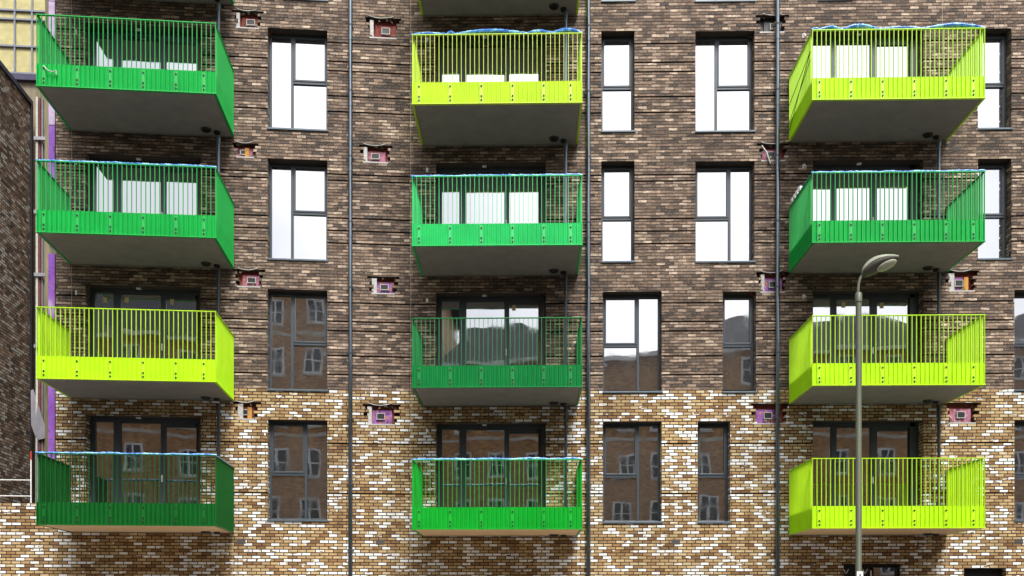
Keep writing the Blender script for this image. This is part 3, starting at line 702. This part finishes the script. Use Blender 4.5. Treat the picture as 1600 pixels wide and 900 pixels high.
# ---------------------------------------------------------------- street lamp
DL = 18.0
def lampP(px, py, dd=DL):
    return C0 + fw*dd + rt*((px-800)/F*dd) + Vector((0,0,1))*((HZ-py)/F*dd)
b = lampP(1341.5, 700); lx, ly = b.x, b.y
lamp = empty('street_lamp', (lx, ly, .0)); tag(lamp, 'tall olive-grey street lamp with curved arm in front of the right balconies', 'street lamp')
zc = lampP(0, 500)[2]; zt = lampP(0, 459)[2]; z5 = lampP(0, 462)[2]
MB().tube([(0,0,0), (0,0,1.6), (0,0,1.65), (0,0,zt)], [.085, .085, .058, .054], 20).build('pole', M['lamp_paint'], lamp, smooth=True)
MB().tube([(0,0,zt-.17), (0,0,zt-.16), (0,0,zt+.0), (0,0,zt+.02)], [.056, .066, .066, .05], 20).build('collar', M['lamp_paint'], lamp, smooth=True)
tip = lampP(1347, 430)-Vector((lx, ly, 0))
base = Vector((-.01, 0, zt+.01))
pts = []
for i in range(13):
    t = i/12; c1 = base+Vector((-.0, 0, .26)); p = base*(1-t)**2+c1*2*t*(1-t)+tip*t*t; pts.append(p)
MB().tube(pts, .027, 12).build('arm', M['lamp_paint'], lamp, smooth=True)
# head: lofted shell along a rising axis
end = lampP(1397, 409)-Vector((lx, ly, 0)); end.y -= .25
ax = (end-tip); Lh = ax.length; ax.normalize(); sdv = ax.cross(Vector((0,0,1))).normalized(); upv = sdv.cross(ax).normalized()
rq = Matrix.Rotation(R(-24), 3, ax); t1 = rq @ upv
if t1.y < 0: rq = Matrix.Rotation(R(24), 3, ax)
upv = rq @ upv; sdv = rq @ sdv
NS, NR = 22, 20
def loft(prof, y_up, y_dn):
    mb = MB(); b0 = 0; rings = []
    for i in range(NS+1):
        t = i/NS; hw, hu, hd = prof(t); ring = []
        for j in range(NR):
            th = 2*math.pi*j/NR; cx, cz = math.cos(th)*hw, math.sin(th); cz = cz*hu if cz > 0 else cz*hd
            arch = .05*math.sin(math.pi*min(1, t*1.05))
            ring.append(tip+ax*(t*Lh)+sdv*cx+upv*(cz+arch))
        rings.append(ring)
    mb.v = [tuple(p) for rg in rings for p in rg]
    for i in range(NS):
        for j in range(NR):
            mb.f.append((i*NR+j, i*NR+(j+1) % NR, (i+1)*NR+(j+1) % NR, (i+1)*NR+j)); mb.mi.append(0); mb.uv.append(None)
    mb.f.append(tuple(range(NR))[::-1]); mb.f.append(tuple(NS*NR+j for j in range(NR))); mb.mi += [0, 0]; mb.uv += [None, None]
    return mb
def sh(t): return math.sin(math.pi*(t**.75))**.7 if 0 < t < 1 else 0
loft(lambda t: (.03+.15*sh(t), .025+.15*sh(t), .012), 0, 0).build('head_housing', M['lamp_head'], lamp, smooth=True)
def prof2(t): return (.026+.138*sh(t), .004, .02+.07*sh(t))
mbx = loft(prof2, 0, 0); mbx.build('head_underside', M['lamp_dark'], lamp, smooth=True)
cen = tip+ax*(Lh*.64)+upv*(.012)
mb = MB(); NA = 24
for i in range(7):
    ph = i/6*math.pi/2
    for j in range(NA):
        th = 2*math.pi*j/NA; mb.v.append(tuple(cen+ax*(math.cos(th)*.19*math.cos(ph))+sdv*(math.sin(th)*.115*math.cos(ph))-upv*(.065+.05*math.sin(ph))))
for i in range(6):
    for j in range(NA): mb.f.append((i*NA+j, i*NA+(j+1) % NA, (i+1)*NA+(j+1) % NA, (i+1)*NA+j)); mb.mi.append(0); mb.uv.append(None)
mb.build('lamp_bowl', M['lamp_bowl'], lamp, smooth=True)
pc = tip+ax*(Lh*.45)+upv*.21
MB().tube([pc-upv*.03, pc, pc+Vector((0,0,.015))], [.035, .035, .028], 12).build('photocell', M['lamp_head'], lamp, smooth=True)
MB().tube([pc+Vector((0,0,.015)), pc+Vector((.0,0,.1))], [.006, .004], 6).build('spike', M['black'], lamp)
zz = lampP(0, 893)[2]; MB().box(-.06, .06, -.085, -.06, zz-.14, zz).build('number_plate', M['white'], lamp)
MB().box(-.012, .012, -.088, -.0855, zz-.09, zz-.05).build('plate_mark', M['black'], lamp)

# grey hoarding whose top edge shows at the bottom right
ho = empty('site_hoarding', MAIN.w(MAIN.ux(1425, -2.2), -2.2, 0)); tag(ho, 'grey hoarding whose top edge runs along the bottom right corner', 'hoarding')
hh = MAIN.at(1500, 897, -2.2)[1]-.1
for i in range(4): MB().box(i*1.2, i*1.2+1.195, 0, .03, 0, hh-.05).build('panel', M['hoarding'], ho)
MB().box(-.02, 4.9, -.03, .06, hh-.048, hh).build('top_rail', M['rail_metal'], ho)

# ---------------------------------------------------------------- ground and street
def slab(name, x0, x1, y0, y1, z0, z1, mat):
    o = MB().box(x0, x1, y0, y1, z0, z1).build(name, mat); tag(o, kind='structure'); return o
slab('ground', -400, 400, -400, 400, -.3, -.14, M['paving'])
slab('road', -200, 200, -18, -8, -.139, -.12, M['asphalt'])
slab('pavement', -200, 200, -7.85, 14, -.139, 0, M['paving'])
slab('kerb', -200, 200, -8, -7.852, -.139, .002, M['kerb'])
slab('far_kerb', -200, 200, -18.15, -18.002, -.139, .002, M['kerb'])
slab('far_pavement', -200, 200, -40, -18.152, -.139, 0, M['paving'])
rm = MB()
for i in range(-20, 20): rm.box(i*6, i*6+3, -13.06, -12.94, -.119, -.116)
tag(rm.build('road_marking', M['line']), kind='structure')

# ---------------------------------------------------------------- brick houses across the street (seen in the glass)
def house(name, x0, x1, yf, eave, ridge, label, wins, hip=(4.5, 4.5), storey=2.7, gables=(), wsz=(1.0, 1.45)):
    e = empty(name, (x0, yf, 0)); tag(e, label, 'building'); w = x1-x0; dep = 9
    MB().box(0, w, -dep, 0, 0, eave).build('wall', M['far_brick'], e)
    for zz in [k*storey+.55 for k in range(2, int(eave/storey), 2)]:
        MB().box(-.02, w+.02, -.02, .06, zz-.12, zz+.06).build('string_course', M['stone'], e)
    mb = MB(); a = .5
    v = [(-a, a, eave), (w+a, a, eave), (w+a, -dep-a, eave), (-a, -dep-a, eave), (hip[0], -dep/2, ridge), (w-hip[1], -dep/2, ridge)]
    mb.quad([v[0], v[1], v[5], v[4]]); mb.quad([v[2], v[3], v[4], v[5]]); mb.quad([v[1], v[2], v[5]]); mb.quad([v[3], v[0], v[4]]); mb.quad([v[0], v[3], v[2], v[1]])
    mb.build('roof', M['slate'], e)
    MB().box(-.55, w+.55, .42, .56, eave-.14, eave+.05).build('gutter', M['upvc'], e)
    z = 1.0; row = 0
    proto = None
    while z+wsz[1] < eave-.3:
        x = wins[row % 2]
        while x+wsz[0] < w-.4:
            if proto is None:
                m = MB(); a, b = wsz; t = .1
                for q in ((0,a,0,t),(0,a,b-t,b),(0,t,t,b-t),(a-t,a,t,b-t),(a/2-t/2,a/2+t/2,t,b-t),(t,a/2-t/2,b*.5-.025,b*.5+.025),(a/2+t/2,a-t,b*.5-.025,b*.5+.025)): m.box(q[0], q[1], -.02, .05, q[2], q[3])
                f = m.build('window', M['upvc'], e, (x, 0, z))
                pn = MB().box(t, a-t, .0, .015, t, b-t).build('pane', M['dark_room'], f)
                sl_ = MB().box(-.06, a+.06, -.01, .1, -.09, -.002).build('sill', M['stone'], f)
                proto = (f, pn, sl_)
            else:
                f = proto[0].copy(); SC.collection.objects.link(f); f.location = (x, 0, z); f.parent = e
                for q in proto[1:]:
                    g = q.copy(); SC.collection.objects.link(g); g.parent = f
            x += wins[2]
        z += storey; row += 1
    return e
YF = -30
house('brick_house', -9.5, -5.1, YF+.4, 20.4, 20.9, 'tall narrow brown brick block mirrored in the left window column', (.9, .9, 2.0), hip=(2, 2))
house('brick_house', -5, 4, YF, 15.6, 19.1, 'brown brick block with slate roof mirrored in the middle door panes', (.9, .9, 1.9), hip=(1.2, 4.6))
house('brick_house', 4.1, 8.4, YF+.2, 15.9, 17.4, 'low-roofed brown brick block mirrored in the windows right of the middle column', (.8, .8, 1.9), hip=(.3, 2.2))
house('brick_house', 8.5, 26, YF, 16.3, 19.6, 'wide brown brick block mirrored in the right door panes', (1.0, 1.0, 2.6))
house('brick_house', -42, -9.6, YF-1, 16.6, 20.7, 'long brown brick block mirrored in the left doors', (1.6, 1.6, 2.7), hip=(4.5, 1.))
house('brick_house', 26.2, 50, YF, 16.5, 20, 'brown brick block mirrored at the far right edge', (1.2, 1.2, 3.0))
